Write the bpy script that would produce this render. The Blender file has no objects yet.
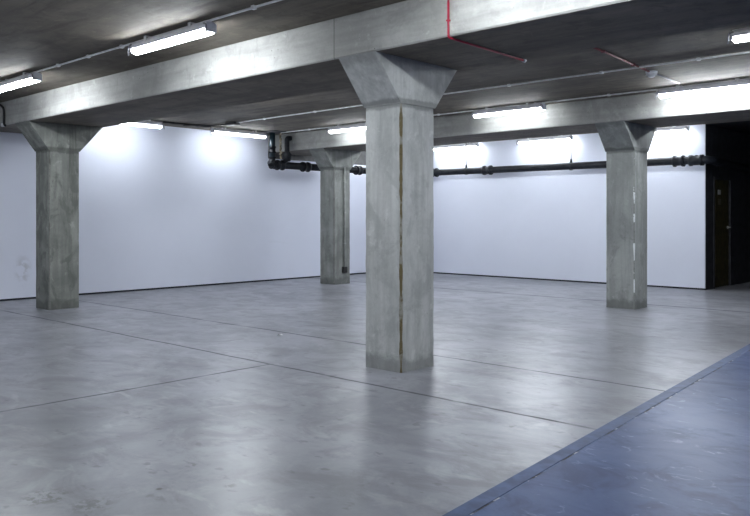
import bpy, bmesh, math, random
from mathutils import Vector, noise as mnoise

random.seed(7)
PI = math.pi
scene = bpy.context.scene
COL = scene.collection

# ------------------------------------------------------------------ node helpers
class NT:
    def __init__(self, name):
        self.m = bpy.data.materials.new(name)
        self.m.use_nodes = True
        self.t = self.m.node_tree
        self.t.nodes.clear()
        self.out = self.n('ShaderNodeOutputMaterial')
        self.pos = self.n('ShaderNodeNewGeometry').outputs['Position']

    def n(self, kind, **kw):
        nd = self.t.nodes.new(kind)
        for k, v in kw.items():
            setattr(nd, k, v)
        return nd

    def put(self, sock, v):
        if isinstance(v, bpy.types.NodeSocket):
            self.t.links.new(v, sock)
        elif isinstance(v, (tuple, list)) and len(v) == 3 and sock.type == 'RGBA':
            sock.default_value = (*v, 1)
        else:
            sock.default_value = v

    def math(self, op, a, b=0.0, c=None, clamp=False):
        nd = self.n('ShaderNodeMath', operation=op, use_clamp=clamp)
        self.put(nd.inputs[0], a)
        self.put(nd.inputs[1], b)
        if c is not None:
            self.put(nd.inputs[2], c)
        return nd.outputs[0]

    def smooth(self, v, lo, hi, a=0.0, b=1.0):
        nd = self.n('ShaderNodeMapRange', interpolation_type='SMOOTHSTEP')
        for i, x in enumerate((v, lo, hi, a, b)):
            self.put(nd.inputs[i], x)
        return nd.outputs[0]

    def mapped(self, scale, loc=(0, 0, 0), rot=(0, 0, 0)):
        nd = self.n('ShaderNodeMapping')
        self.t.links.new(self.pos, nd.inputs['Vector'])
        nd.inputs['Scale'].default_value = scale
        nd.inputs['Location'].default_value = loc
        nd.inputs['Rotation'].default_value = rot
        return nd.outputs[0]

    def noise(self, scale, detail=4.0, rough=0.55, vec=None, dist=0.0):
        nd = self.n('ShaderNodeTexNoise')
        self.t.links.new(vec if vec is not None else self.pos, nd.inputs['Vector'])
        nd.inputs['Scale'].default_value = scale
        nd.inputs['Detail'].default_value = detail
        nd.inputs['Roughness'].default_value = rough
        nd.inputs['Distortion'].default_value = dist
        return nd.outputs['Fac']

    def mix(self, f, a, b, blend='MIX'):
        nd = self.n('ShaderNodeMix', data_type='RGBA', blend_type=blend)
        self.put(nd.inputs[0], f)
        self.put(nd.inputs[6], a)
        self.put(nd.inputs[7], b)
        return nd.outputs[2]

    def xyz(self):
        nd = self.n('ShaderNodeSeparateXYZ')
        self.t.links.new(self.pos, nd.inputs[0])
        return nd.outputs

    def bump(self, h, strength=0.2, dist=0.01, normal=None):
        nd = self.n('ShaderNodeBump')
        self.put(nd.inputs['Height'], h)
        nd.inputs['Strength'].default_value = strength
        nd.inputs['Distance'].default_value = dist
        if normal is not None:
            self.put(nd.inputs['Normal'], normal)
        return nd.outputs[0]

    def bsdf(self, color, rough=0.5, spec=0.5, metal=0.0, normal=None):
        b = self.n('ShaderNodeBsdfPrincipled')
        self.put(b.inputs['Base Color'], color)
        self.put(b.inputs['Roughness'], rough)
        self.put(b.inputs['Specular IOR Level'], spec)
        self.put(b.inputs['Metallic'], metal)
        if normal is not None:
            self.put(b.inputs['Normal'], normal)
        self.t.links.new(b.outputs[0], self.out.inputs['Surface'])
        return self.m


def plain(name, color, rough=0.5, spec=0.5, metal=0.0, var=0.12):
    k = NT(name)
    f = k.noise(9, 3)
    c = k.mix(k.smooth(f, .35, .65), [x * (1 - var) for x in color], [min(1, x * (1 + var)) for x in color])
    return k.bsdf(c, rough, spec, metal)


def concrete(name, dark, light, streak='z', stain=None, stain_amt=0.5, seed=0.0, blot=0.9, rough=0.75, seams=(), pores=0.5, bands=(), mottle=.5):
    """cast concrete: cloudy tone, board streaks along one axis, air holes, stains."""
    k = NT(name)
    big = k.noise(blot, 5, .6, k.mapped((1, 1, 1), (seed, seed * 1.7, seed * .3)), .6)
    sc = {'z': (9, 9, .7), 'x': (.55, 7, 7), 'y': (7, .55, 7)}[streak]
    st = k.noise(1.0, 5, .6, k.mapped(sc, (seed, 0, 0)), .3)
    c = k.mix(k.smooth(big, .3, .7), dark, light)
    c = k.mix(k.smooth(st, .38, .66, 0, .45), c, [x * .62 for x in dark])
    if stain is not None:
        s2 = k.noise(1.0, 6, .65, k.mapped({'z': (4, 4, .5), 'x': (.8, 4, 4), 'y': (4, .8, 4)}[streak], (seed + 5, 3, 0)), .8)
        c = k.mix(k.smooth(s2, .5, .72, 0, stain_amt), c, stain)
    fine = k.noise(38, 5, .7)
    c = k.mix(.28, c, k.mix(fine, (.25, .25, .25), (.75, .75, .75)), 'OVERLAY')
    lat = k.noise(6, 8, .7, k.mapped((1, 1, 1), (seed, 9, 2)), .4)
    c = k.mix(k.smooth(lat, .6, .68, 0, .3), c, [min(1, x * 1.35) for x in light])
    mo = k.noise(1.0, 7, .68, k.mapped((4.2, 4.2, 3.0), (seed + 3, 1, 7)), .5)
    c = k.mix(k.smooth(mo, .5, .62, 0, mottle), c, [x * .66 for x in dark])
    c = k.mix(k.smooth(mo, .40, .33, 0, mottle * .8), c, [min(1, x * 1.22) for x in light])
    zz = k.xyz()[2]
    for z0, half, amt in bands:       # grimy bands at the foot and at the construction joint
        d = k.math('ABSOLUTE', k.math('SUBTRACT', zz, z0))
        d = k.math('ADD', d, k.math('MULTIPLY', k.math('SUBTRACT', k.noise(5, 5, .7), .5), half * 1.6))
        c = k.mix(k.smooth(d, half * .5, half, amt, 0), c, [x * .42 for x in dark])
    vo = k.n('ShaderNodeTexVoronoi')
    k.t.links.new(k.pos, vo.inputs['Vector'])
    vo.inputs['Scale'].default_value = 14
    hole = k.smooth(vo.outputs['Distance'], .05, .1, 1, 0)
    hole = k.math('MULTIPLY', hole, k.smooth(k.noise(2.2, 2), .5, .6))
    c = k.mix(k.math('MULTIPLY', hole, pores), c, [x * .3 for x in dark])
    if seams:
        x = k.xyz()[0]
        for sx in seams:
            ln = k.smooth(k.math('ABSOLUTE', k.math('SUBTRACT', x, sx)), .003, .012, 1, 0)
            c = k.mix(k.math('MULTIPLY', ln, .6), c, [v * .35 for v in dark])
    h = k.math('SUBTRACT', k.math('ADD', k.math('MULTIPLY', fine, .5), k.math('MULTIPLY', st, .7)), hole)
    return k.bsdf(c, rough, .35, 0, k.bump(h, .35, .008))


# ------------------------------------------------------------------ mesh helpers
def bx(bm, x0, x1, y0, y1, z0, z1):
    v = [bm.verts.new(p) for p in ((x0, y0, z0), (x1, y0, z0), (x1, y1, z0), (x0, y1, z0),
                                   (x0, y0, z1), (x1, y0, z1), (x1, y1, z1), (x0, y1, z1))]
    fs = [bm.faces.new([v[i] for i in q]) for q in ((3, 2, 1, 0), (4, 5, 6, 7), (0, 1, 5, 4), (1, 2, 6, 5), (2, 3, 7, 6), (3, 0, 4, 7))]
    return v, fs


def bevelled_box(bm, x0, x1, y0, y1, z0, z1, r=.005, seg=2):
    v, fs = bx(bm, x0, x1, y0, y1, z0, z1)
    es = list({e for f in fs for e in f.edges})
    bmesh.ops.bevel(bm, geom=es, offset=r, segments=seg, affect='EDGES', profile=.6)


def prism(bm, prof, a0, a1, axis='x', smooth=False):
    """extrude a closed profile: axis x -> profile is (y, z); axis y -> (x, z); axis z -> (x, y)"""
    def P(u, w, a):
        return {'x': (a, u, w), 'y': (u, a, w), 'z': (u, w, a)}[axis]
    A = [bm.verts.new(P(u, w, a0)) for u, w in prof]
    B = [bm.verts.new(P(u, w, a1)) for u, w in prof]
    n = len(prof)
    for i in range(n):
        f = bm.faces.new((A[i], A[(i + 1) % n], B[(i + 1) % n], B[i]))
        f.smooth = smooth
    bm.faces.new(A[::-1])
    bm.faces.new(B)


def tube(bm, pts, r, seg=14, caps=True):
    pts = [Vector(p) for p in pts]
    rs = r if isinstance(r, (list, tuple)) else [r] * len(pts)
    rings = []
    ref = None
    for i, p in enumerate(pts):
        if i == 0:
            t = pts[1] - p
        elif i == len(pts) - 1:
            t = p - pts[i - 1]
        else:
            t = (pts[i + 1] - p).normalized() + (p - pts[i - 1]).normalized()
        t.normalize()
        if ref is None:
            ref = Vector((0, 0, 1)) if abs(t.z) < .9 else Vector((1, 0, 0))
        u = (ref - t * ref.dot(t)).normalized()
        ref = u
        w = t.cross(u)
        rings.append([bm.verts.new(p + (u * math.cos(2 * PI * k / seg) + w * math.sin(2 * PI * k / seg)) * rs[i]) for k in range(seg)])
    for a, b in zip(rings, rings[1:]):
        for k in range(seg):
            f = bm.faces.new((a[k], a[(k + 1) % seg], b[(k + 1) % seg], b[k]))
            f.smooth = True
    if caps:
        bm.faces.new(rings[0][::-1])
        bm.faces.new(rings[-1])


def round_corners(pts, r, n=6):
    pts = [Vector(p) for p in pts]
    out = [pts[0]]
    for a, b, c in zip(pts, pts[1:], pts[2:]):
        d0 = (a - b).normalized()
        d1 = (c - b).normalized()
        rr = min(r, (a - b).length * .49, (c - b).length * .49)
        p0, p1 = b + d0 * rr, b + d1 * rr
        for i in range(n + 1):
            t = i / n
            out.append(p0 * (1 - t) ** 2 + b * 2 * t * (1 - t) + p1 * t ** 2)
    out.append(pts[-1])
    return out


def collar(bm, p, d, r, length, lip=.008, seg=18):
    """a pipe coupling: a sleeve with raised rims, centred at p along d"""
    p = Vector(p)
    d = Vector(d).normalized()
    h = length / 2
    prof = [(-h, r), (-h, r + lip), (-h * .62, r + lip), (-h * .5, r), (h * .5, r), (h * .62, r + lip), (h, r + lip), (h, r)]
    tube(bm, [p + d * (a + i * 1e-5) for i, (a, _) in enumerate(prof)], [q for _, q in prof], seg)


def obj(name, bm, mat, parent=None, loc=None):
    bmesh.ops.recalc_face_normals(bm, faces=bm.faces)
    if loc is None:
        loc = parent.location.copy() if parent is not None and parent.parent is None else Vector((0, 0, 0))
    me = bpy.data.meshes.new(name)
    bmesh.ops.translate(bm, verts=bm.verts, vec=-Vector(loc))
    bm.to_mesh(me)
    bm.free()
    for m in (mat if isinstance(mat, (list, tuple)) else [mat]):
        me.materials.append(m)
    o = bpy.data.objects.new(name, me)
    COL.objects.link(o)
    if parent is not None:
        o.parent = parent
    else:
        o.location = loc
    return o


def tag(o, label, cat, group=None):
    o['label'] = label
    o['category'] = cat
    if group:
        o['group'] = group
    return o


def thing(name, label, cat, loc, group=None, rz=0):
    o = bpy.data.objects.new(name, None)
    o.empty_display_size = .2
    COL.objects.link(o)
    o.location = loc
    o.rotation_euler = (0, 0, rz)
    return tag(o, label, cat, group)


def struct(name, bm, mat):
    o = obj(name, bm, mat)
    o['kind'] = 'structure'
    return o


def dup(root, loc, rz, label):
    r = root.copy()
    COL.objects.link(r)
    r.location = loc
    r.rotation_euler = (0, 0, rz)
    r['label'] = label
    for ch in list(root.children):
        c = ch.copy()
        COL.objects.link(c)
        c.parent = r
    return r


# ------------------------------------------------------------------ dimensions (metres)
ZC = 2.99          # ceiling
ZS = 2.645         # beam soffit
XL = -12.55        # white wall on the left
YB = 14.30         # white wall at the back
XE = -5.20         # where the back wall ends and the dark passage begins
XR, YF = 4.6, -4.2
BEAM1 = (4.58, 5.69)
BEAM2 = (10.22, 11.33)

# ------------------------------------------------------------------ materials
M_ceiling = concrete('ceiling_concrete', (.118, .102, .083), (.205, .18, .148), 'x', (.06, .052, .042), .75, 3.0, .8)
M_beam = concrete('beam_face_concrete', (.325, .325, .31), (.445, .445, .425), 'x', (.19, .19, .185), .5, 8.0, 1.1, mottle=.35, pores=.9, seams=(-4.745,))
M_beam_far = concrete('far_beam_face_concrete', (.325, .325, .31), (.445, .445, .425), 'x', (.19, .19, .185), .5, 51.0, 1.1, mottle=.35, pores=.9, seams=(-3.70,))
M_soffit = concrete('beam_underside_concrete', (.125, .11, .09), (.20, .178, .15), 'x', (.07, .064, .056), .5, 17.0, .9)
M_col_center = concrete('column_concrete_pale', (.42, .432, .422), (.56, .572, .56), 'z', (.2, .21, .205), .4, 1.0, 1.6, bands=((0, .16, .6), (2.27, .05, .65), (2.66, .10, .5)), mottle=.42)
M_col_left = concrete('column_concrete_greenish', (.17, .18, .165), (.29, .30, .275), 'z', (.07, .072, .064), .85, 14.0, 1.6, bands=((0, .16, .6), (2.27, .05, .65), (2.66, .10, .5)), mottle=.7)
M_col_back = concrete('column_concrete_grey', (.21, .22, .21), (.31, .32, .305), 'z', (.1, .1, .09), .7, 23.0, 1.6, bands=((0, .16, .6), (2.27, .05, .65), (2.66, .10, .5)), mottle=.6)
M_col_right = concrete('column_concrete_smooth', (.28, .293, .285), (.385, .40, .388), 'z', (.18, .185, .18), .4, 31.0, 1.3, bands=((0, .16, .6), (2.27, .05, .65), (2.66, .10, .5)), mottle=.45)


def edge_mat(name, base, mark, lo, hi, scale):
    k = NT(name)
    f = k.noise(1.0, 5, .6, k.mapped(scale, (2, 4, 1)), .4)
    c = k.mix(k.smooth(f, lo, hi), base, mark)
    g = k.noise(30, 4)
    c = k.mix(k.smooth(g, .55, .7, 0, .5), c, [x * .3 for x in base])
    return k.bsdf(c, .8, .3, 0, k.bump(g, .4, .01))


M_edge_ochre = edge_mat('ochre_stained_edge', (.15, .12, .06), (.31, .30, .26), .46, .60, (6, 6, 5.5))
M_edge_chip = edge_mat('chipped_edge', (.24, .25, .24), (.74, .76, .78), .55, .585, (3, 3, 4.5))
M_edge_grey = edge_mat('worn_edge', (.20, .205, .19), (.11, .11, .10), .45, .65, (5, 5, 3))

# white wall paint
def wall_paint(name, base, smudge=None):
    k = NT(name)
    f = k.noise(.7, 4, .6, None, .5)
    c = k.mix(k.smooth(f, .3, .7), [x * .965 for x in base], base)
    sc = k.noise(1.0, 6, .7, k.mapped((1.2, 1.2, 3.5), (4, 1, 0)), .6)
    c = k.mix(k.smooth(sc, .63, .78, 0, .12), c, (.42, .43, .48))
    if smudge:
        vd = k.n('ShaderNodeVectorMath', operation='DISTANCE')
        k.t.links.new(k.mapped((1, 1, .55), (0, 0, 0)), vd.inputs[0])
        vd.inputs[1].default_value = (smudge[0], smudge[1], smudge[2] * .55)
        sm = k.math('MULTIPLY', k.smooth(vd.outputs['Value'], .03, .17, 1, 0), k.smooth(k.noise(7, 4), .45, .6))
        c = k.mix(k.math('MULTIPLY', sm, .5), c, (.35, .35, .38))
    g = k.noise(60, 3)
    return k.bsdf(c, .55, .3, 0, k.bump(g, .06, .004))


M_wall = wall_paint('white_wall_paint', (.705, .735, .845))
M_wall_left = wall_paint('white_wall_paint_smudged', (.705, .735, .845), (XL, 5.23, .47))
M_upper = concrete('upper_wall_concrete', (.12, .12, .12), (.2, .2, .2), 'x', (.2, .2, .2), .3, 40.0)
M_dark_wall = plain('unlit_passage_wall', (.032, .033, .038), .6, .3, 0, .25)  # the passage's lack of light is put into this colour
M_dark_ceiling = plain('unlit_passage_ceiling', (.014, .014, .018), .8, .2, 0, .25)  # gloom under the passage ceiling, put into the colour as well
M_gap = plain('black_skirting_gap', (.012, .014, .022), .6, .3)
M_dark_door = plain('dark_brown_door_paint', (.05, .042, .014), .6, .3, 0, .3)
M_sign = plain('pale_door_plate', (.42, .42, .40), .5)
M_metal = plain('brushed_steel', (.5, .5, .5), .35, .5, .9)
M_pipe = plain('black_cast_iron', (.010, .012, .017), .5, .3, 0, .3)
M_ochre = plain('ochre_rope_fibre', (.42, .37, .27), .8, .2, 0, .5)
M_conduit = plain('pale_conduit_paint', (.88, .88, .9), .3, .6, .35)
M_red = plain('red_conduit_plastic', (.36, .014, .042), .55, .5)
M_black = plain('black_cable_rubber', (.012, .012, .014), .5, .4)
M_white = plain('white_plastic', (.78, .79, .82), .4, .5, 0, .05)
M_housing = plain('grey_white_fitting_body', (.8, .8, .86), .4, .5, 0, .06)
M_box = plain('black_junction_box', (.02, .02, .022), .5, .4)

k = NT('lit_tube_diffuser')
em = k.n('ShaderNodeEmission')
em.inputs['Color'].default_value = (.90, .955, 1, 1)
em.inputs['Strength'].default_value = 33
k.t.links.new(em.outputs[0], k.out.inputs['Surface'])
M_tube = k.m
M_tube_dim = k.m.copy()               # weaker copy, turned down to soften the glow on walls and far beam
M_tube_dim.name = 'dim_tube_diffuser'
M_tube_dim.node_tree.nodes['Emission'].inputs['Strength'].default_value = 13.5

# floor: power-floated concrete with saw-cut joints, scuffs and specks
def floor_material():
    k = NT('polished_concrete_floor')
    x, y, z = k.xyz()
    big = k.noise(.55, 6, .62, k.mapped((1, 1, 1), (3, 1, 0)), 1.0)
    mid = k.noise(2.3, 6, .65, k.mapped((1, 1, 1), (0, 7, 0)), 1.4)
    c = k.mix(k.smooth(big, .32, .68), (.147, .152, .174), (.265, .273, .308))
    c = k.mix(k.smooth(mid, .42, .68, 0, .4), c, (.33, .33, .365))
    tro = k.noise(1.0, 6, .7, k.mapped((2.0, 3.0, 1), (0, 0, 0), (0, 0, .5)), .7)     # trowel sweeps
    c = k.mix(k.smooth(tro, .46, .66, 0, .5), c, (.13, .13, .145))
    scr = k.noise(1.0, 4, .6, k.mapped((3.2, 6.5, 1), (0, 0, 0), (0, 0, .75)), .5)
    c = k.mix(k.smooth(scr, .56, .72, 0, .26), c, (.5, .5, .53))
    blk = k.noise(1.0, 3, .5, k.mapped((7, 10, 1), (0, 0, 0), (0, 0, .6)), .2)
    c = k.mix(k.math('MULTIPLY', k.smooth(blk, .63, .72), .5), c, (.07, .07, .075))
    fine = k.noise(45, 5, .7)
    c = k.mix(.18, c, k.mix(fine, (.25,) * 3, (.75,) * 3), 'OVERLAY')
    for px, py, pr, amt in ((-3.59, 1.60, .16, .75), (-3.34, 1.70, .13, .6), (-3.50, 2.33, .05, .7), (-3.09, 2.28, .045, .7), (-3.30, 2.02, .022, .9)):
        vd = k.n('ShaderNodeVectorMath', operation='DISTANCE')
        k.t.links.new(k.pos, vd.inputs[0])
        vd.inputs[1].default_value = (px, py, 0)
        sm = k.smooth(vd.outputs['Value'], pr * .3, pr, 1, 0)
        sm = k.math('MULTIPLY', sm, k.smooth(k.noise(16, 5, .7), .46, .56)) if pr > .03 else sm
        c = k.mix(k.math('MULTIPLY', sm, amt), c, (.05, .048, .045))
    wob = k.math('MULTIPLY', k.math('SUBTRACT', k.noise(1.1, 3), .5), .06)
    brk = k.smooth(k.noise(2.6, 3), .3, .55, .35, 1)
    lines = None
    for axis, p, w, lim in ((y, 4.42, .018, None), (y, 5.76, .018, None), (y, 11.35, .032, None), (x, -5.39, .018, 4.42)):
        d = k.math('ABSOLUTE', k.math('ADD', k.math('SUBTRACT', axis, p), wob))
        l = k.smooth(d, w * .35, w * 1.25, 1, 0)
        if lim is not None:
            l = k.math('MULTIPLY', l, k.math('LESS_THAN', y, lim))
        lines = l if lines is None else k.math('MAXIMUM', lines, l)
    lines = k.math('MULTIPLY', lines, brk)
    c = k.mix(k.math('MULTIPLY', lines, .8), c, (.045, .046, .055))
    r = k.math('ADD', .31, k.math('MULTIPLY', k.smooth(tro, .4, .65), .06))
    r = k.math('ADD', r, k.math('MULTIPLY', lines, .3))
    h = k.math('SUBTRACT', k.math('ADD', k.math('MULTIPLY', fine, .02), k.math('MULTIPLY', big, .3)), k.math('MULTIPLY', lines, 1.2))
    return k.bsdf(c, r, .36, 0, k.bump(h, .12, .006))


def blue_material():
    k = NT('blue_floor_paint')
    big = k.noise(.8, 5, .6, k.mapped((1, 1, 1), (8, 2, 0)), 1.0)
    c = k.mix(k.smooth(big, .3, .7), (.038, .062, .158), (.066, .102, .225))
    tro = k.noise(1.0, 6, .7, k.mapped((2.2, 3.2, 1), (3, 0, 0), (0, 0, .5)), .9)
    c = k.mix(k.smooth(tro, .48, .64, 0, .6), c, (.03, .047, .115))
    scr = k.noise(1.0, 5, .65, k.mapped((3.0, 6, 1), (1, 5, 0), (0, 0, .7)), 2.2)
    c = k.mix(k.smooth(scr, .58, .72, 0, .5), c, (.22, .27, .43))
    spk = k.noise(16, 2)
    c = k.mix(k.smooth(spk, .76, .8, 0, .7), c, (.03, .04, .08))
    fine = k.noise(45, 4, .7)
    c = k.mix(.15, c, k.mix(fine, (.25,) * 3, (.75,) * 3), 'OVERLAY')
    r = k.math('ADD', .36, k.math('MULTIPLY', k.smooth(tro, .3, .7), .08))
    h = k.math('ADD', k.math('MULTIPLY', fine, .03), k.math('MULTIPLY', tro, .3))
    return k.bsdf(c, r, .2, 0, k.bump(h, .1, .005))


def seam_material():
    k = NT('worn_seam_sealant')
    f = k.noise(3.0, 5, .7)
    g = k.noise(13, 3)
    c = k.mix(k.smooth(f, .42, .55), (.03, .03, .03), (.075, .11, .215))
    c = k.mix(k.smooth(g, .58, .64, 0, .8), c, (.42, .43, .46))
    return k.bsdf(c, .6, .3)


M_floor = floor_material()
M_blue = blue_material()
M_border = plain('faded_blue_border_paint', (.07, .098, .19), .5, .2, 0, .18)
M_seam = seam_material()

# ------------------------------------------------------------------ floor
def line_x(y):                    # edge of the blue paint
    return -2.10 - (y - 2.68) * .0935


def slab(poly, z0=-.2, z1=0.0):
    bm = bmesh.new()
    prism(bm, poly, z0, z1, 'z')
    return bm


y0, y1 = YF - .15, 19.2
BW, SW = .085, .013              # width of the border stripe and of the seam
struct('floor', slab([(XL - .2, y0), (line_x(y0), y0), (line_x(y1), y1), (XL - .2, y1)]), M_floor)
struct('floor_blue_border', slab([(line_x(y0), y0), (line_x(y0) + BW, y0), (line_x(y1) + BW, y1), (line_x(y1), y1)]), M_border)
struct('floor_blue_seam', slab([(line_x(y0) + BW, y0), (line_x(y0) + BW + SW, y0), (line_x(y1) + BW + SW, y1), (line_x(y1) + BW, y1)], -.2, -.002), M_seam)
struct('floor_blue', slab([(line_x(y0) + BW + SW, y0), (XR + .2, y0), (XR + .2, y1), (line_x(y1) + BW + SW, y1)]), M_blue)

# ------------------------------------------------------------------ ceiling and walls
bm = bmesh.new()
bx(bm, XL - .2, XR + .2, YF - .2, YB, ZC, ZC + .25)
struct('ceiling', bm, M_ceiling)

ZP = 2.53                        # top of the white lining on the left wall
bm = bmesh.new()
bx(bm, XL - .03, XL, YF, BEAM2[0], .03, ZC)
bx(bm, XL - .03, XL, BEAM2[0], YB, .03, ZP)
struct('wall_left', bm, M_wall_left)
bm = bmesh.new()
bx(bm, XL - .2, XL - .03, YF, YB + .2, 0, ZC)
struct('wall_left_upper', bm, M_upper)
bm = bmesh.new()
bx(bm, XL - .03, XL - .008, YF, YB, 0, .03)
struct('baseboard_left', bm, M_gap)

bm = bmesh.new()
bx(bm, XL - .03, XE, YB, YB + .03, .03, ZC)
struct('wall_back', bm, M_wall)
bm = bmesh.new()
bx(bm, XL - .03, XE - .001, YB + .008, YB + .03, 0, .03)
struct('baseboard_back', bm, M_gap)

# dark passage behind the end of the back wall: return wall with a door, end wall, ceiling
PX, PY = -1.2, 17.9
DY0, DY1, DZ = 14.72, 15.64, 2.06
bm = bmesh.new()
bx(bm, XE - .2, XE - .001, YB + .03, DY0, 0, ZC)
bx(bm, XE - .2, XE - .001, DY1, PY, 0, ZC)
bx(bm, XE - .2, XE - .001, DY0, DY1, DZ, ZC)
struct('wall_passage_left', bm, M_dark_wall)
bm = bmesh.new()
bx(bm, XE - .2, PX + .2, PY, PY + .2, 0, ZC)
struct('wall_passage_end', bm, M_dark_wall)
bm = bmesh.new()
bx(bm, PX, PX + .2, YB + .03, PY, 0, ZC)
struct('wall_passage_right', bm, M_dark_wall)
bm = bmesh.new()
bx(bm, XE - .2, PX + .2, YB, PY + .2, ZC, ZC + .25)
struct('ceiling_passage', bm, M_dark_ceiling)
bm = bmesh.new()
bx(bm, PX, XR + .2, YB, YB + .03, 0, ZC)
struct('wall_back_right', bm, M_wall)
bm = bmesh.new()
bx(bm, XR, XR + .2, YF, YB, 0, ZC)
struct('wall_right', bm, M_wall)
bm = bmesh.new()
bx(bm, XL - .2, XR + .2, YF - .2, YF, 0, ZC)
struct('wall_front', bm, M_wall)

# door in the passage
bm = bmesh.new()
bevelled_box(bm, XE - .07, XE - .03, DY0 + .04, DY1 - .04, .008, DZ - .04, .004)
for (a, b, c, d) in ((.16, .76, 1.15, 1.85), (.16, .76, .2, .95)):      # raised panels
    bevelled_box(bm, XE - .04, XE - .022, DY0 + a, DY0 + b, c, d, .006)
door = struct('door_1', bm, M_dark_door)
bm = bmesh.new()
bx(bm, XE - .1, XE + .012, DY0, DY0 + .04, 0, DZ)
bx(bm, XE - .1, XE + .012, DY1 - .04, DY1, 0, DZ)
bx(bm, XE - .1, XE + .012, DY0 + .04, DY1 - .04, DZ - .04, DZ)
obj('door_frame', bm, M_dark_wall, door)
bm = bmesh.new()
bevelled_box(bm, XE - .022, XE - .017, 14.99, 15.14, 1.74, 1.83, .002, 1)
obj('door_plate', bm, M_sign, door)['label'] = 'small pale plate on the dark door'
bm = bmesh.new()
bevelled_box(bm, XE - .022, XE - .018, 15.02, 15.16, 1.55, 1.66, .002, 1)
obj('door_plate', bm, plain('dull_brown_plate', (.09, .075, .05), .5), door)['label'] = 'dull brown plate on the dark door'
bm = bmesh.new()
tube(bm, [(XE - .03, 15.52, 1.12), (XE + .03, 15.52, 1.12), (XE + .032, 15.52, 1.12)], [.012, .012, .012])
tube(bm, round_corners([(XE + .03, 15.525, 1.12), (XE + .035, 15.40, 1.12)], .01), .009)
tube(bm, [(XE - .03, 15.52, 1.12), (XE - .012, 15.52, 1.12)], .027)
obj('door_handle', bm, M_sign, door)['label'] = 'dull lever handle'

# ------------------------------------------------------------------ beams
def beam(yy, face_mat, label):
    bm = bmesh.new()
    ch = .012
    a, b = yy
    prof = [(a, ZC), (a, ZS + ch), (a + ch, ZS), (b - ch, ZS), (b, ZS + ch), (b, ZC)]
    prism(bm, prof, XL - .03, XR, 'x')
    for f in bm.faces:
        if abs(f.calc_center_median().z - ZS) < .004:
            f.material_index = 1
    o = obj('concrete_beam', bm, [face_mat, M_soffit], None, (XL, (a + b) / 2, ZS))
    return tag(o, label, 'beam', 'concrete ceiling beams')


beam(BEAM1, M_beam, 'nearer wide concrete ceiling beam, carried by the big central column')
beam(BEAM2, M_beam_far, 'farther concrete ceiling beam behind the black drain pipe risers, above the two far columns')

# ------------------------------------------------------------------ columns
ZK = 2.262                        # where the flared head begins


def column(x0, x1, y0, y1, mat, edge, label, seed, yb, big_edge=.010):
    t = thing('concrete_column', label, 'column', ((x0 + x1) / 2, (y0 + y1) / 2, 0), 'concrete columns')
    bm = bmesh.new()
    n = 74
    rings, info = [], []
    for i in range(n + 1):
        z = ZK * i / n
        def ch(kk, base):         # ragged arris
            v = mnoise.noise(Vector((seed + kk * 7.1, z * 5.0, kk))) + .6 * mnoise.noise(Vector((seed, z * 17, kk * 3.3)))
            return max(.004, base * (1 + .75 * v))
        c0, c1, c2, c3 = ch(0, .008), ch(1, big_edge), ch(2, .008), ch(3, .008)
        w = .0015 * mnoise.noise(Vector((seed, z * 1.3, 4)))
        ring = [(x0 + c0, y0 + w), (x1 - c1, y0 + w), (x1 + w, y0 + c1), (x1 + w, y1 - c2),
                (x1 - c2, y1 + w), (x0 + c3, y1 + w), (x0 + w, y1 - c3), (x0 + w, y0 + c0)]
        rings.append([bm.verts.new((a, b, z)) for a, b in ring])
    for a, b in zip(rings, rings[1:]):
        for q in range(8):
            f = bm.faces.new((a[q], a[(q + 1) % 8], b[(q + 1) % 8], b[q]))
            if q == 1:
                f.material_index = 1
    bm.faces.new(rings[0][::-1])
    bm.faces.new(rings[-1])
    obj('shaft', bm, [mat, edge], t)
    # flared head: spreads along y out to the width of the beam
    e = .008
    bm = bmesh.new()
    m = 18
    prof = [(y0 - e, ZK), (y0 - e, ZK + .01), (yb[0] + .004, ZS), (yb[1] - .004, ZS), (y1 + e, ZK + .01), (y1 + e, ZK)]
    prism(bm, prof, x0 - e, x1 + e, 'x')
    es = [ed for ed in bm.edges if abs(ed.verts[0].co.x - ed.verts[1].co.x) < 1e-6 and max(v.co.z for v in ed.verts) - min(v.co.z for v in ed.verts) > .2]
    bmesh.ops.bevel(bm, geom=es, offset=.009, segments=1, affect='EDGES')
    obj('flared_head', bm, mat, t)
    return t


column(-4.695, -4.28, 4.91, 5.35, M_col_center, M_edge_ochre,
       'large pale central concrete column with an ochre stained corner, nearest of the four', 3.0, BEAM1, .018)
column(-11.27, -10.835, 4.88, 5.32, M_col_left, M_edge_grey,
       'dark greenish stained concrete column at far left under the nearer beam', 11.0, BEAM1, .014)
column(-5.255, -4.825, 10.57, 11.0, M_col_right, M_edge_chip,
       'right-hand smooth concrete column with white chips on its corner, under the farther beam', 19.0, BEAM2, .014)
cb = column(-11.31, -10.91, 10.53, 10.97, M_col_back, M_edge_grey,
            'smallest concrete column in view, at the back between drain pipe and central column', 27.0, BEAM2, .012)

# conduit and outlet box fixed to the back column
t = thing('wall_conduit', 'thin grey conduit with black outlet box on the back column', 'conduit', (-10.89, 10.80, .2))
bm = bmesh.new()
tube(bm, [(-10.893, 10.80, .33), (-10.893, 10.80, 2.30)], .016, 10)
M_grey_paint = plain('grey_conduit_paint', (.3, .31, .3), .5)
obj('conduit', bm, M_grey_paint, t)
bm = bmesh.new()
bevelled_box(bm, -10.912, -10.862, 10.745, 10.855, .22, .34, .008)
obj('outlet_box', bm, M_box, t)
for zz in (.8, 1.4, 2.0):
    bm = bmesh.new()
    bevelled_box(bm, -10.911, -10.872, 10.77, 10.83, zz - .012, zz + .012, .003, 1)
    obj('saddle_clip', bm, M_grey_paint, t)

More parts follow.
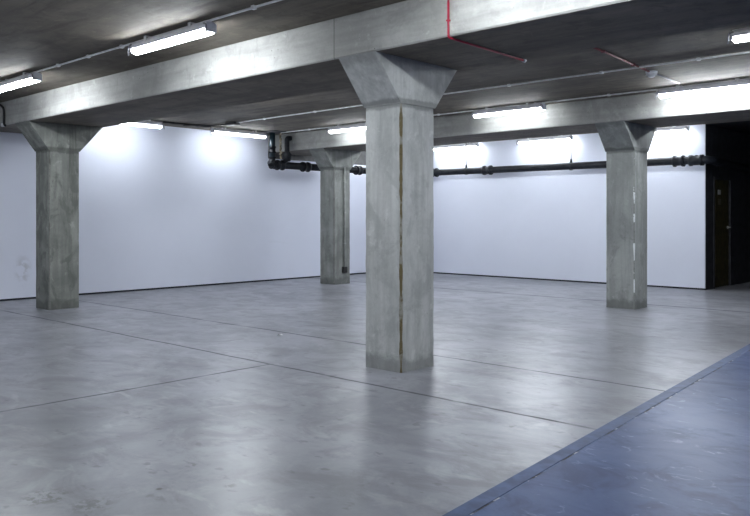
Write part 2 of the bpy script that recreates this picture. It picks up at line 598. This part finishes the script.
# ------------------------------------------------------------------ fluorescent fittings
def make_light(tube_mat):
    t = thing('fluorescent_light', '', 'light', (0, 0, 0), 'fluorescent batten lights')
    L = .61
    bm = bmesh.new()
    prism(bm, [(-.036, -.026), (.036, -.026), (.05, -.048), (.054, -.058), (.054, -.09), (-.054, -.09), (-.054, -.058), (-.05, -.048)], -L, L, 'x')
    obj('housing', bm, M_housing, t)
    bm = bmesh.new()
    prof = [(-.048, -.09), (-.048, -.102)]
    for i in range(9):
        a = PI + PI * i / 8
        prof.append((.048 * math.cos(a), -.102 + .034 * math.sin(a)))
    prof += [(.048, -.102), (.048, -.09)]
    clean = []
    for p in prof:
        if not clean or (abs(p[0] - clean[-1][0]) + abs(p[1] - clean[-1][1])) > 1e-5:
            clean.append(p)
    prism(bm, clean, -L + .012, L - .012, 'x', True)
    obj('diffuser', bm, tube_mat, t)
    for s in (-1, 1):
        bm = bmesh.new()
        bevelled_box(bm, *sorted((s * (L - .012), s * (L + .012))), -.054, .054, -.118, -.04, .006)
        obj('end_cap', bm, M_housing, t)
        bm = bmesh.new()
        bx(bm, s * .36 - .02, s * .36 + .02, -.05, .05, -.006, 0)
        bx(bm, s * .36 - .02, s * .36 + .02, -.05, -.044, -.05, -.006)
        bx(bm, s * .36 - .02, s * .36 + .02, .044, .05, -.05, -.006)
        obj('mounting_bracket', bm, M_conduit, t)
        bm = bmesh.new()                       # sprung clip at the end, hanging a little below the body
        tube(bm, round_corners([(s * (L - .02), -.058, -.05), (s * (L + .02), -.062, -.06), (s * (L + .025), -.062, -.15)], .02), .007, 8)
        obj('end_clip', bm, plain('dull_steel_clip', (.25, .25, .28), .4, .5, .5), t)
    return t


LIGHTS = [  # centre x, centre y, along y?, label
    (-9.49, 3.86, 0, 'fluorescent light cut off by the left edge of the photo, above the nearer beam'),
    (-6.11, 3.86, 0, 'bright fluorescent light on the ceiling in front of the nearer beam, at upper left'),
    (-2.74, 3.86, 0, 'fluorescent light on the front ceiling bay, just above the frame over the red conduit'),
    (.63, 3.86, 0, 'fluorescent light on the front ceiling bay, out of frame at right'),
    (-1.77, 7.22, 0, 'end of a glaring fluorescent light behind the nearer beam at the right edge'),
    (-9.75, 9.90, 0, 'fluorescent light on the farther beam, partly hidden behind the left of the central column'),
    (-6.50, 9.90, 0, 'fluorescent light on the farther beam, midway between central and right-hand columns'),
    (-3.57, 9.90, 0, 'glaring fluorescent light on the farther beam, right of the white smoke detector'),
    (-.60, 9.90, 0, 'fluorescent light on the farther beam, out of frame at right'),
    (-9.49, -1.80, 0, 'added fluorescent fill light in the bay behind the viewpoint, far left of its row'),  # this row is added fill, unseen behind the camera
    (-6.11, -1.80, 0, 'added fluorescent fill light in the bay behind the viewpoint, second in its row from the left'),
    (-2.74, -1.80, 0, 'added fluorescent fill light in the bay behind the viewpoint, third in its row from the left'),
    (.63, -1.80, 0, 'added fluorescent fill light in the bay behind the viewpoint, last in its row'),
    (-8.60, 6.55, 0, 'added fluorescent fill light tucked behind the nearer beam, between left and central columns'),  # added out of sight to brighten the left wall
    (-9.90, 12.00, 0, 'added fluorescent fill light hidden behind the farther beam, over the back column'),  # added row, out of sight, to even out the back wall
    (-7.30, 12.00, 0, 'added fluorescent fill light hidden behind the farther beam, between its two columns'),
    (-4.70, 12.00, 0, 'added fluorescent fill light hidden behind the farther beam, over the right-hand column'),
    (-11.95, 6.74, 1, 'wall-side fluorescent light nearest the left column, glowing on the left white wall'),
    (-11.95, 9.04, 1, 'wall-side fluorescent light just left of the black drain pipe risers'),
    (-11.95, 12.6, 1, 'wall-side fluorescent light in the last bay, behind the farther beam'),
    (-10.68, 14.12, 0, 'fluorescent light over the back wall beside the right side of the central column'),
    (-8.38, 14.12, 0, 'fluorescent light over the back wall beside the thin pipe hanger rod'),
    (-6.05, 14.12, 0, 'fluorescent light over the back wall, glowing right of the right-hand column head'),
]
protos = {}
for x, y, along, lab in LIGHTS:
    rz = PI / 2 if along else 0
    dimmed = bool(along) or y > 13 or (y == 9.90 and x < -6)
    if dimmed not in protos:
        protos[dimmed] = make_light(M_tube_dim if dimmed else M_tube)
        protos[dimmed].location = (x, y, ZC)
        protos[dimmed].rotation_euler = (0, 0, rz)
        protos[dimmed]['label'] = lab
    else:
        dup(protos[dimmed], (x, y, ZC), rz, lab)

# ------------------------------------------------------------------ ceiling conduits
def conduit(name, p0, p1, r, mat, label, clips, clip_mat, cat='conduit', wob=0.0):
    t = thing(name, label, cat, p0)
    p0, p1 = Vector(p0), Vector(p1)
    bm = bmesh.new()
    n = 24
    pts = []
    for i in range(n + 1):
        p = p0.lerp(p1, i / n)
        p.y += wob * mnoise.noise(Vector((i * .7, p0.y, 0)))
        pts.append(p)
    tube(bm, pts, r, 10)
    obj('conduit_tube', bm, mat, t)
    for f in clips:
        p = p0.lerp(p1, f)
        bm = bmesh.new()
        bevelled_box(bm, p.x - .02, p.x + .02, p.y - .019, p.y + .019, p.z - r - .006, ZC, .004, 1)
        obj('saddle_clip', bm, clip_mat, t)
    return t


conduit('ceiling_conduit', (XL, 3.86, 2.974), (XR, 3.86, 2.974), .0105, M_conduit,
        'pale conduit along the front ceiling bay, linking the lights at upper left', [.11, .165, .245, .285, .325, .445, .5, .56, .62, .7], M_conduit)
conduit('ceiling_conduit', (-11.1, 8.32, 2.976), (XR, 8.32, 2.976), .0105, M_conduit,
        'pale conduit crossing the middle ceiling bay from the black junction box, above the smoke detector', [.05, .13, .21, .29, .36, .44, .51, .58, .66], M_conduit)
conduit('ceiling_conduit', (-11.75, 9.90, 2.974), (XR, 9.90, 2.974), .0105, M_conduit,
        'pale conduit running just in front of the farther beam, over its row of lights', [.05, .2, .24, .35, .42, .48, .54], M_conduit)
conduit('cable_trunking', (-11.95, 7.39, 2.974), (-11.95, 8.39, 2.974), .015, M_box,
        'dark cable conduit joining the two lights along the left white wall', [.2, .7], M_box, 'conduit')

bm = bmesh.new()
bevelled_box(bm, -11.32, -11.08, 8.25, 8.39, ZC - .05, ZC, .006)
o = obj('junction_box', bm, M_box, None, (-11.2, 8.32, ZC - .05))
tag(o, 'small black junction box on the ceiling near the left wall lights', 'junction box')

bm = bmesh.new()
tube(bm, round_corners([(-11.32, 8.32, 2.972), (-11.75, 8.28, 2.972), (-11.88, 8.02, 2.972), (-11.95, 7.8, 2.955)], .2), .011, 8)
o = obj('ceiling_cable', bm, M_black, None, (-11.75, 8.2, 2.97))
tag(o, 'black cable on the ceiling from the junction box to the left wall lights', 'cable')

# red alarm conduit: down the front of the nearer beam and across its underside
rx = -3.52
t = thing('red_conduit', 'red alarm conduit dropping down the nearer beam and along its underside, with white tip', 'conduit', (rx, 4.57, ZS))
bm = bmesh.new()
tube(bm, round_corners([(rx, 4.569, ZC), (rx, 4.569, ZS - .011), (rx - .045, 5.66, ZS - .011)], .025), .0085, 10)
obj('conduit_tube', bm, M_red, t)
for zz in (2.76,):
    bm = bmesh.new()
    bevelled_box(bm, rx - .013, rx + .013, 4.556, 4.58, zz - .006, zz + .006, .002, 1)
    obj('saddle_clip', bm, M_red, t)
bm = bmesh.new()
tube(bm, [(rx - .045, 5.66, ZS - .012), (rx - .046, 5.69, ZS - .012)], .016, 10)
obj('conduit_end', bm, M_white, t)['label'] = 'white end tip of the red conduit'

t = thing('red_conduit', 'dull red conduit on the ceiling slab running to the white smoke detector', 'conduit', (-3.6, 7.2, 2.978))
bm = bmesh.new()
tube(bm, [(-3.56, 5.70, 2.979), (-3.66, 7.3, 2.979), (-3.78, 8.66, 2.979)], .0105, 10)
obj('conduit_tube', bm, plain('dull_red_conduit', (.20, .04, .05), .6), t)  # darker, duller red than the conduit on the beam
for yy, xx in ((6.4, -3.604), (7.3, -3.66), (8.15, -3.735)):
    bm = bmesh.new()
    bevelled_box(bm, xx - .02, xx + .02, yy - .012, yy + .012, 2.964, ZC, .003, 1)
    obj('saddle_clip', bm, plain('dull_red_clip', (.2, .05, .06), .6), t)

# smoke detector with a pale tail of conduit
t = thing('smoke_detector', 'white ceiling smoke detector between the two pale conduits', 'smoke detector', (-3.78, 8.73, ZC))
bm = bmesh.new()
tube(bm, [(-3.78, 8.73, ZC), (-3.78, 8.73, ZC - .012), (-3.78, 8.73, ZC - .022)], [.068, .068, .058], 24)
obj('base', bm, M_white, t)
bm = bmesh.new()
tube(bm, [(-3.78, 8.73, ZC - .022), (-3.78, 8.73, ZC - .036), (-3.78, 8.73, ZC - .0365), (-3.78, 8.73, ZC - .06), (-3.78, 8.73, ZC - .068)], [.034, .034, .046, .04, .022], 24)
obj('sensor_head', bm, M_white, t)
for q in range(6):
    a = 2 * PI * q / 6
    bm = bmesh.new()
    bx(bm, -.006, .006, .036, .062, -.046, -.018)
    bmesh.ops.rotate(bm, verts=bm.verts, cent=(0, 0, 0), matrix=__import__('mathutils').Matrix.Rotation(a, 3, 'Z'))
    bmesh.ops.translate(bm, verts=bm.verts, vec=(-3.78, 8.73, ZC))
    obj('guard_rib', bm, M_white, t)
bm = bmesh.new()
tube(bm, [(-3.775, 8.81, 2.979), (-3.83, 9.66, 2.979)], .0105, 10)
o = obj('ceiling_conduit', bm, plain('dull_conduit_paint', (.32, .32, .33), .6), None, (-3.8, 9.2, 2.979))
tag(o, 'short pale conduit from the smoke detector toward the glaring light behind it', 'conduit')

# black cable hooked over the nearer beam at the far left
t = thing('hanging_cable', 'black cable bent down the face of the nearer beam at the left edge', 'cable', (-11.6, 4.56, 2.65))
bm = bmesh.new()
tube(bm, round_corners([(-12.1, 4.42, 2.966), (-11.68, 4.50, 2.966), (-11.60, 4.562, 2.90), (-11.60, 4.564, 2.655), (-11.55, 4.562, 2.635)], .06), .016, 10)
obj('cable', bm, M_black, t)
bm = bmesh.new()
bevelled_box(bm, -11.66, -11.61, 4.545, 4.58, 2.625, 2.675, .008)
obj('cable_clip', bm, M_white, t)['label'] = 'white clip at the end of the black cable'

# scrap of paper on the floor
bm = bmesh.new()
ps = [(-.022, -.014), (.004, -.019), (.024, -.008), (.02, .012), (-.006, .018), (-.025, .006)]
top = [bm.verts.new((-6.63 + a * 1.4, 5.57 + b * 1.4, .004 + .012 * abs(math.sin(q * 1.9)))) for q, (a, b) in enumerate(ps)]
bot = [bm.verts.new((v.co.x, v.co.y, v.co.z - .003)) for v in top]
bm.faces.new(top)
bm.faces.new(bot[::-1])
for q in range(6):
    bm.faces.new((top[q], bot[q], bot[(q + 1) % 6], top[(q + 1) % 6]))
o = obj('paper_scrap', bm, plain('white_paper', (.85, .85, .85), .7), None, (-6.63, 5.57, 0))
tag(o, 'tiny white paper scrap lying on the grey floor left of the central column', 'litter')

# ------------------------------------------------------------------ black drain pipes
PXL, PYB = -11.89, 14.02
ZL, ZR = 2.345, 2.325
PR = .071
t = thing('drain_pipe', 'long black drain pipe hung along the white back wall, below the lights', 'pipe', (-8.0, PYB, ZR))
bm = bmesh.new()
run = round_corners([(PXL, 9.80, ZL + .005), (PXL, PYB, ZL), (-5.02, PYB, ZR + .005), (-5.0, 17.6, ZR - .14)], .16)
tube(bm, run, PR, 18)
obj('pipe_run', bm, M_pipe, t)
bm = bmesh.new()
collar(bm, (PXL, 9.80, ZL + .004), (0, 1, 0), PR + .004, .08, .012)
tube(bm, [(PXL, 9.70, ZL + .045), (PXL, 9.735, ZL + .03), (PXL, 9.80, ZL + .004)], [.04, .066, .075])
obj('end_cap', bm, M_pipe, t)
for p, d, ln in (((PXL, 10.66, ZL), (0, 1, 0), .17), ((PXL, 12.2, ZL), (0, 1, 0), .14), ((PXL, 9.98, ZL + .004), (0, 1, 0), .16),
                 ((-11.2, PYB, ZL), (1, 0, 0), .16), ((-9.73, PYB, 2.338), (1, 0, 0), .20), ((-5.56, PYB, 2.327), (1, 0, 0), .19)):
    bm = bmesh.new()
    collar(bm, p, d, PR + .012, ln, .020)
    obj('pipe_coupling', bm, M_pipe, t)
bm = bmesh.new()                                   # inspection fitting at the corner
collar(bm, (-5.25, PYB, 2.326), (1, 0, 0), PR + .016, .24, .012)
bevelled_box(bm, -5.35, -5.14, PYB - .05, PYB + .05, 2.36, 2.405, .01)
for q in range(3):
    bevelled_box(bm, -5.34 + q * .08, -5.31 + q * .08, PYB - .03, PYB + .03, 2.40, 2.42, .005)
obj('access_fitting', bm, M_pipe, t)
M_rod = plain('dark_steel_rod', (.09, .09, .1), .5, .4)
for hx in (-10.30, -7.72):
    zz = ZL - (hx - PXL) / (-5.02 - PXL) * (ZL - ZR)
    bm = bmesh.new()
    tube(bm, [(hx, PYB, zz + PR), (hx, PYB, ZC)], .010, 8)
    hg = obj('hanger_rod', bm, M_rod, t)
    bm = bmesh.new()
    collar(bm, (hx, PYB, zz), (1, 0, 0), PR + .003, .04, .008)
    tube(bm, [(hx, PYB, zz + PR), (hx, PYB, zz + PR + .07), (hx, PYB, zz + PR + .075)], [.026, .02, .012], 10)
    obj('pipe_clamp', bm, M_pipe, t)

t = thing('riser_pipe', 'black drain riser dropping from the ceiling, left one of the pair', 'pipe', (PXL, 9.79, 2.4), 'black drain risers')
bm = bmesh.new()
tube(bm, [(PXL, 9.79, ZL + PR * .99), (PXL, 9.79, ZC)], .058, 18)
obj('pipe', bm, plain('dark_teal_pipe', (.014, .03, .042), .4, .5, 0, .25), t)
bm = bmesh.new()
collar(bm, (PXL, 9.79, 2.64), (0, 0, 1), .062, .13, .014)
obj('pipe_coupling', bm, M_pipe, t)
bm = bmesh.new()
collar(bm, (PXL, 9.79, 2.455), (0, 0, 1), .062, .08, .012)
obj('pipe_coupling', bm, M_pipe, t)
bm = bmesh.new()
bevelled_box(bm, PXL - .16, PXL + .30, 9.60, 9.98, ZC - .014, ZC, .004, 1)
o = obj('ceiling_plate', bm, plain('dark_ceiling_plate', (.05, .05, .055), .7), None, (PXL, 9.79, ZC))
tag(o, 'dark plate on the ceiling around the head of the left drain riser', 'plate')

t = thing('riser_pipe', 'black drain riser with bulging joint beside the farther beam, right one of the pair', 'pipe', (-11.78, 10.08, 2.4), 'black drain risers')
bm = bmesh.new()
tube(bm, round_corners([(-11.78, 10.17, 2.885), (-11.78, 10.075, 2.885), (-11.78, 10.075, 2.47), (-11.84, 10.075, 2.425)], .05), .05, 16)
obj('pipe', bm, M_pipe, t)
bm = bmesh.new()
tube(bm, [(-11.78, 10.075, z) for z in (2.42, 2.44, 2.49, 2.55, 2.59, 2.61)], [.055, .075, .088, .088, .072, .054], 18)
obj('pipe_joint', bm, M_pipe, t)
bm = bmesh.new()
pts = []
for i in range(40):
    z = 2.97 - .50 * i / 39
    pts.append((-11.83 + .012 * math.sin(i * .9) + .01 * i / 39, 9.945 + .010 * math.cos(i * 1.3), z))
tube(bm, pts, [.013 + .009 * abs(math.sin(i * 1.7)) for i in range(40)], 8)
o = obj('frayed_lagging', bm, M_ochre, None, (-11.8, 9.97, 2.5))
tag(o, 'pale ochre twisted lagging hanging between the two black risers', 'lagging')

# second pipe low on the end wall of the passage
bm = bmesh.new()
tube(bm, [(-4.9, 17.80, 2.42), (PX, 17.80, 2.46)], .055, 14)
o = obj('drain_pipe', bm, M_pipe, None, (-4, 17.8, 2.42))
tag(o, 'dim black pipe across the dark passage at the far right', 'pipe')

# ------------------------------------------------------------------ world, camera, colour
w = bpy.data.worlds.new('world')
scene.world = w
w.use_nodes = True
w.node_tree.nodes['Background'].inputs['Color'].default_value = (.5, .6, .8, 1)
w.node_tree.nodes['Background'].inputs['Strength'].default_value = 0.02

cam = bpy.data.cameras.new('camera')
co = bpy.data.objects.new('camera', cam)
COL.objects.link(co)
co.location = (0, 0, 1.3)
fwd = Vector((-.682, .7313, 0))
co.rotation_euler = fwd.to_track_quat('-Z', 'Y').to_euler()
cam.sensor_width = 36
cam.lens = 777 / 750 * 36
cam.shift_y = -40 / 750
cam.clip_start = .05
scene.camera = co

vs = scene.view_settings
vs.view_transform = 'Standard'
vs.look = 'None'
vs.exposure = 1.58
vs.gamma = 1
vs.use_curve_mapping = False
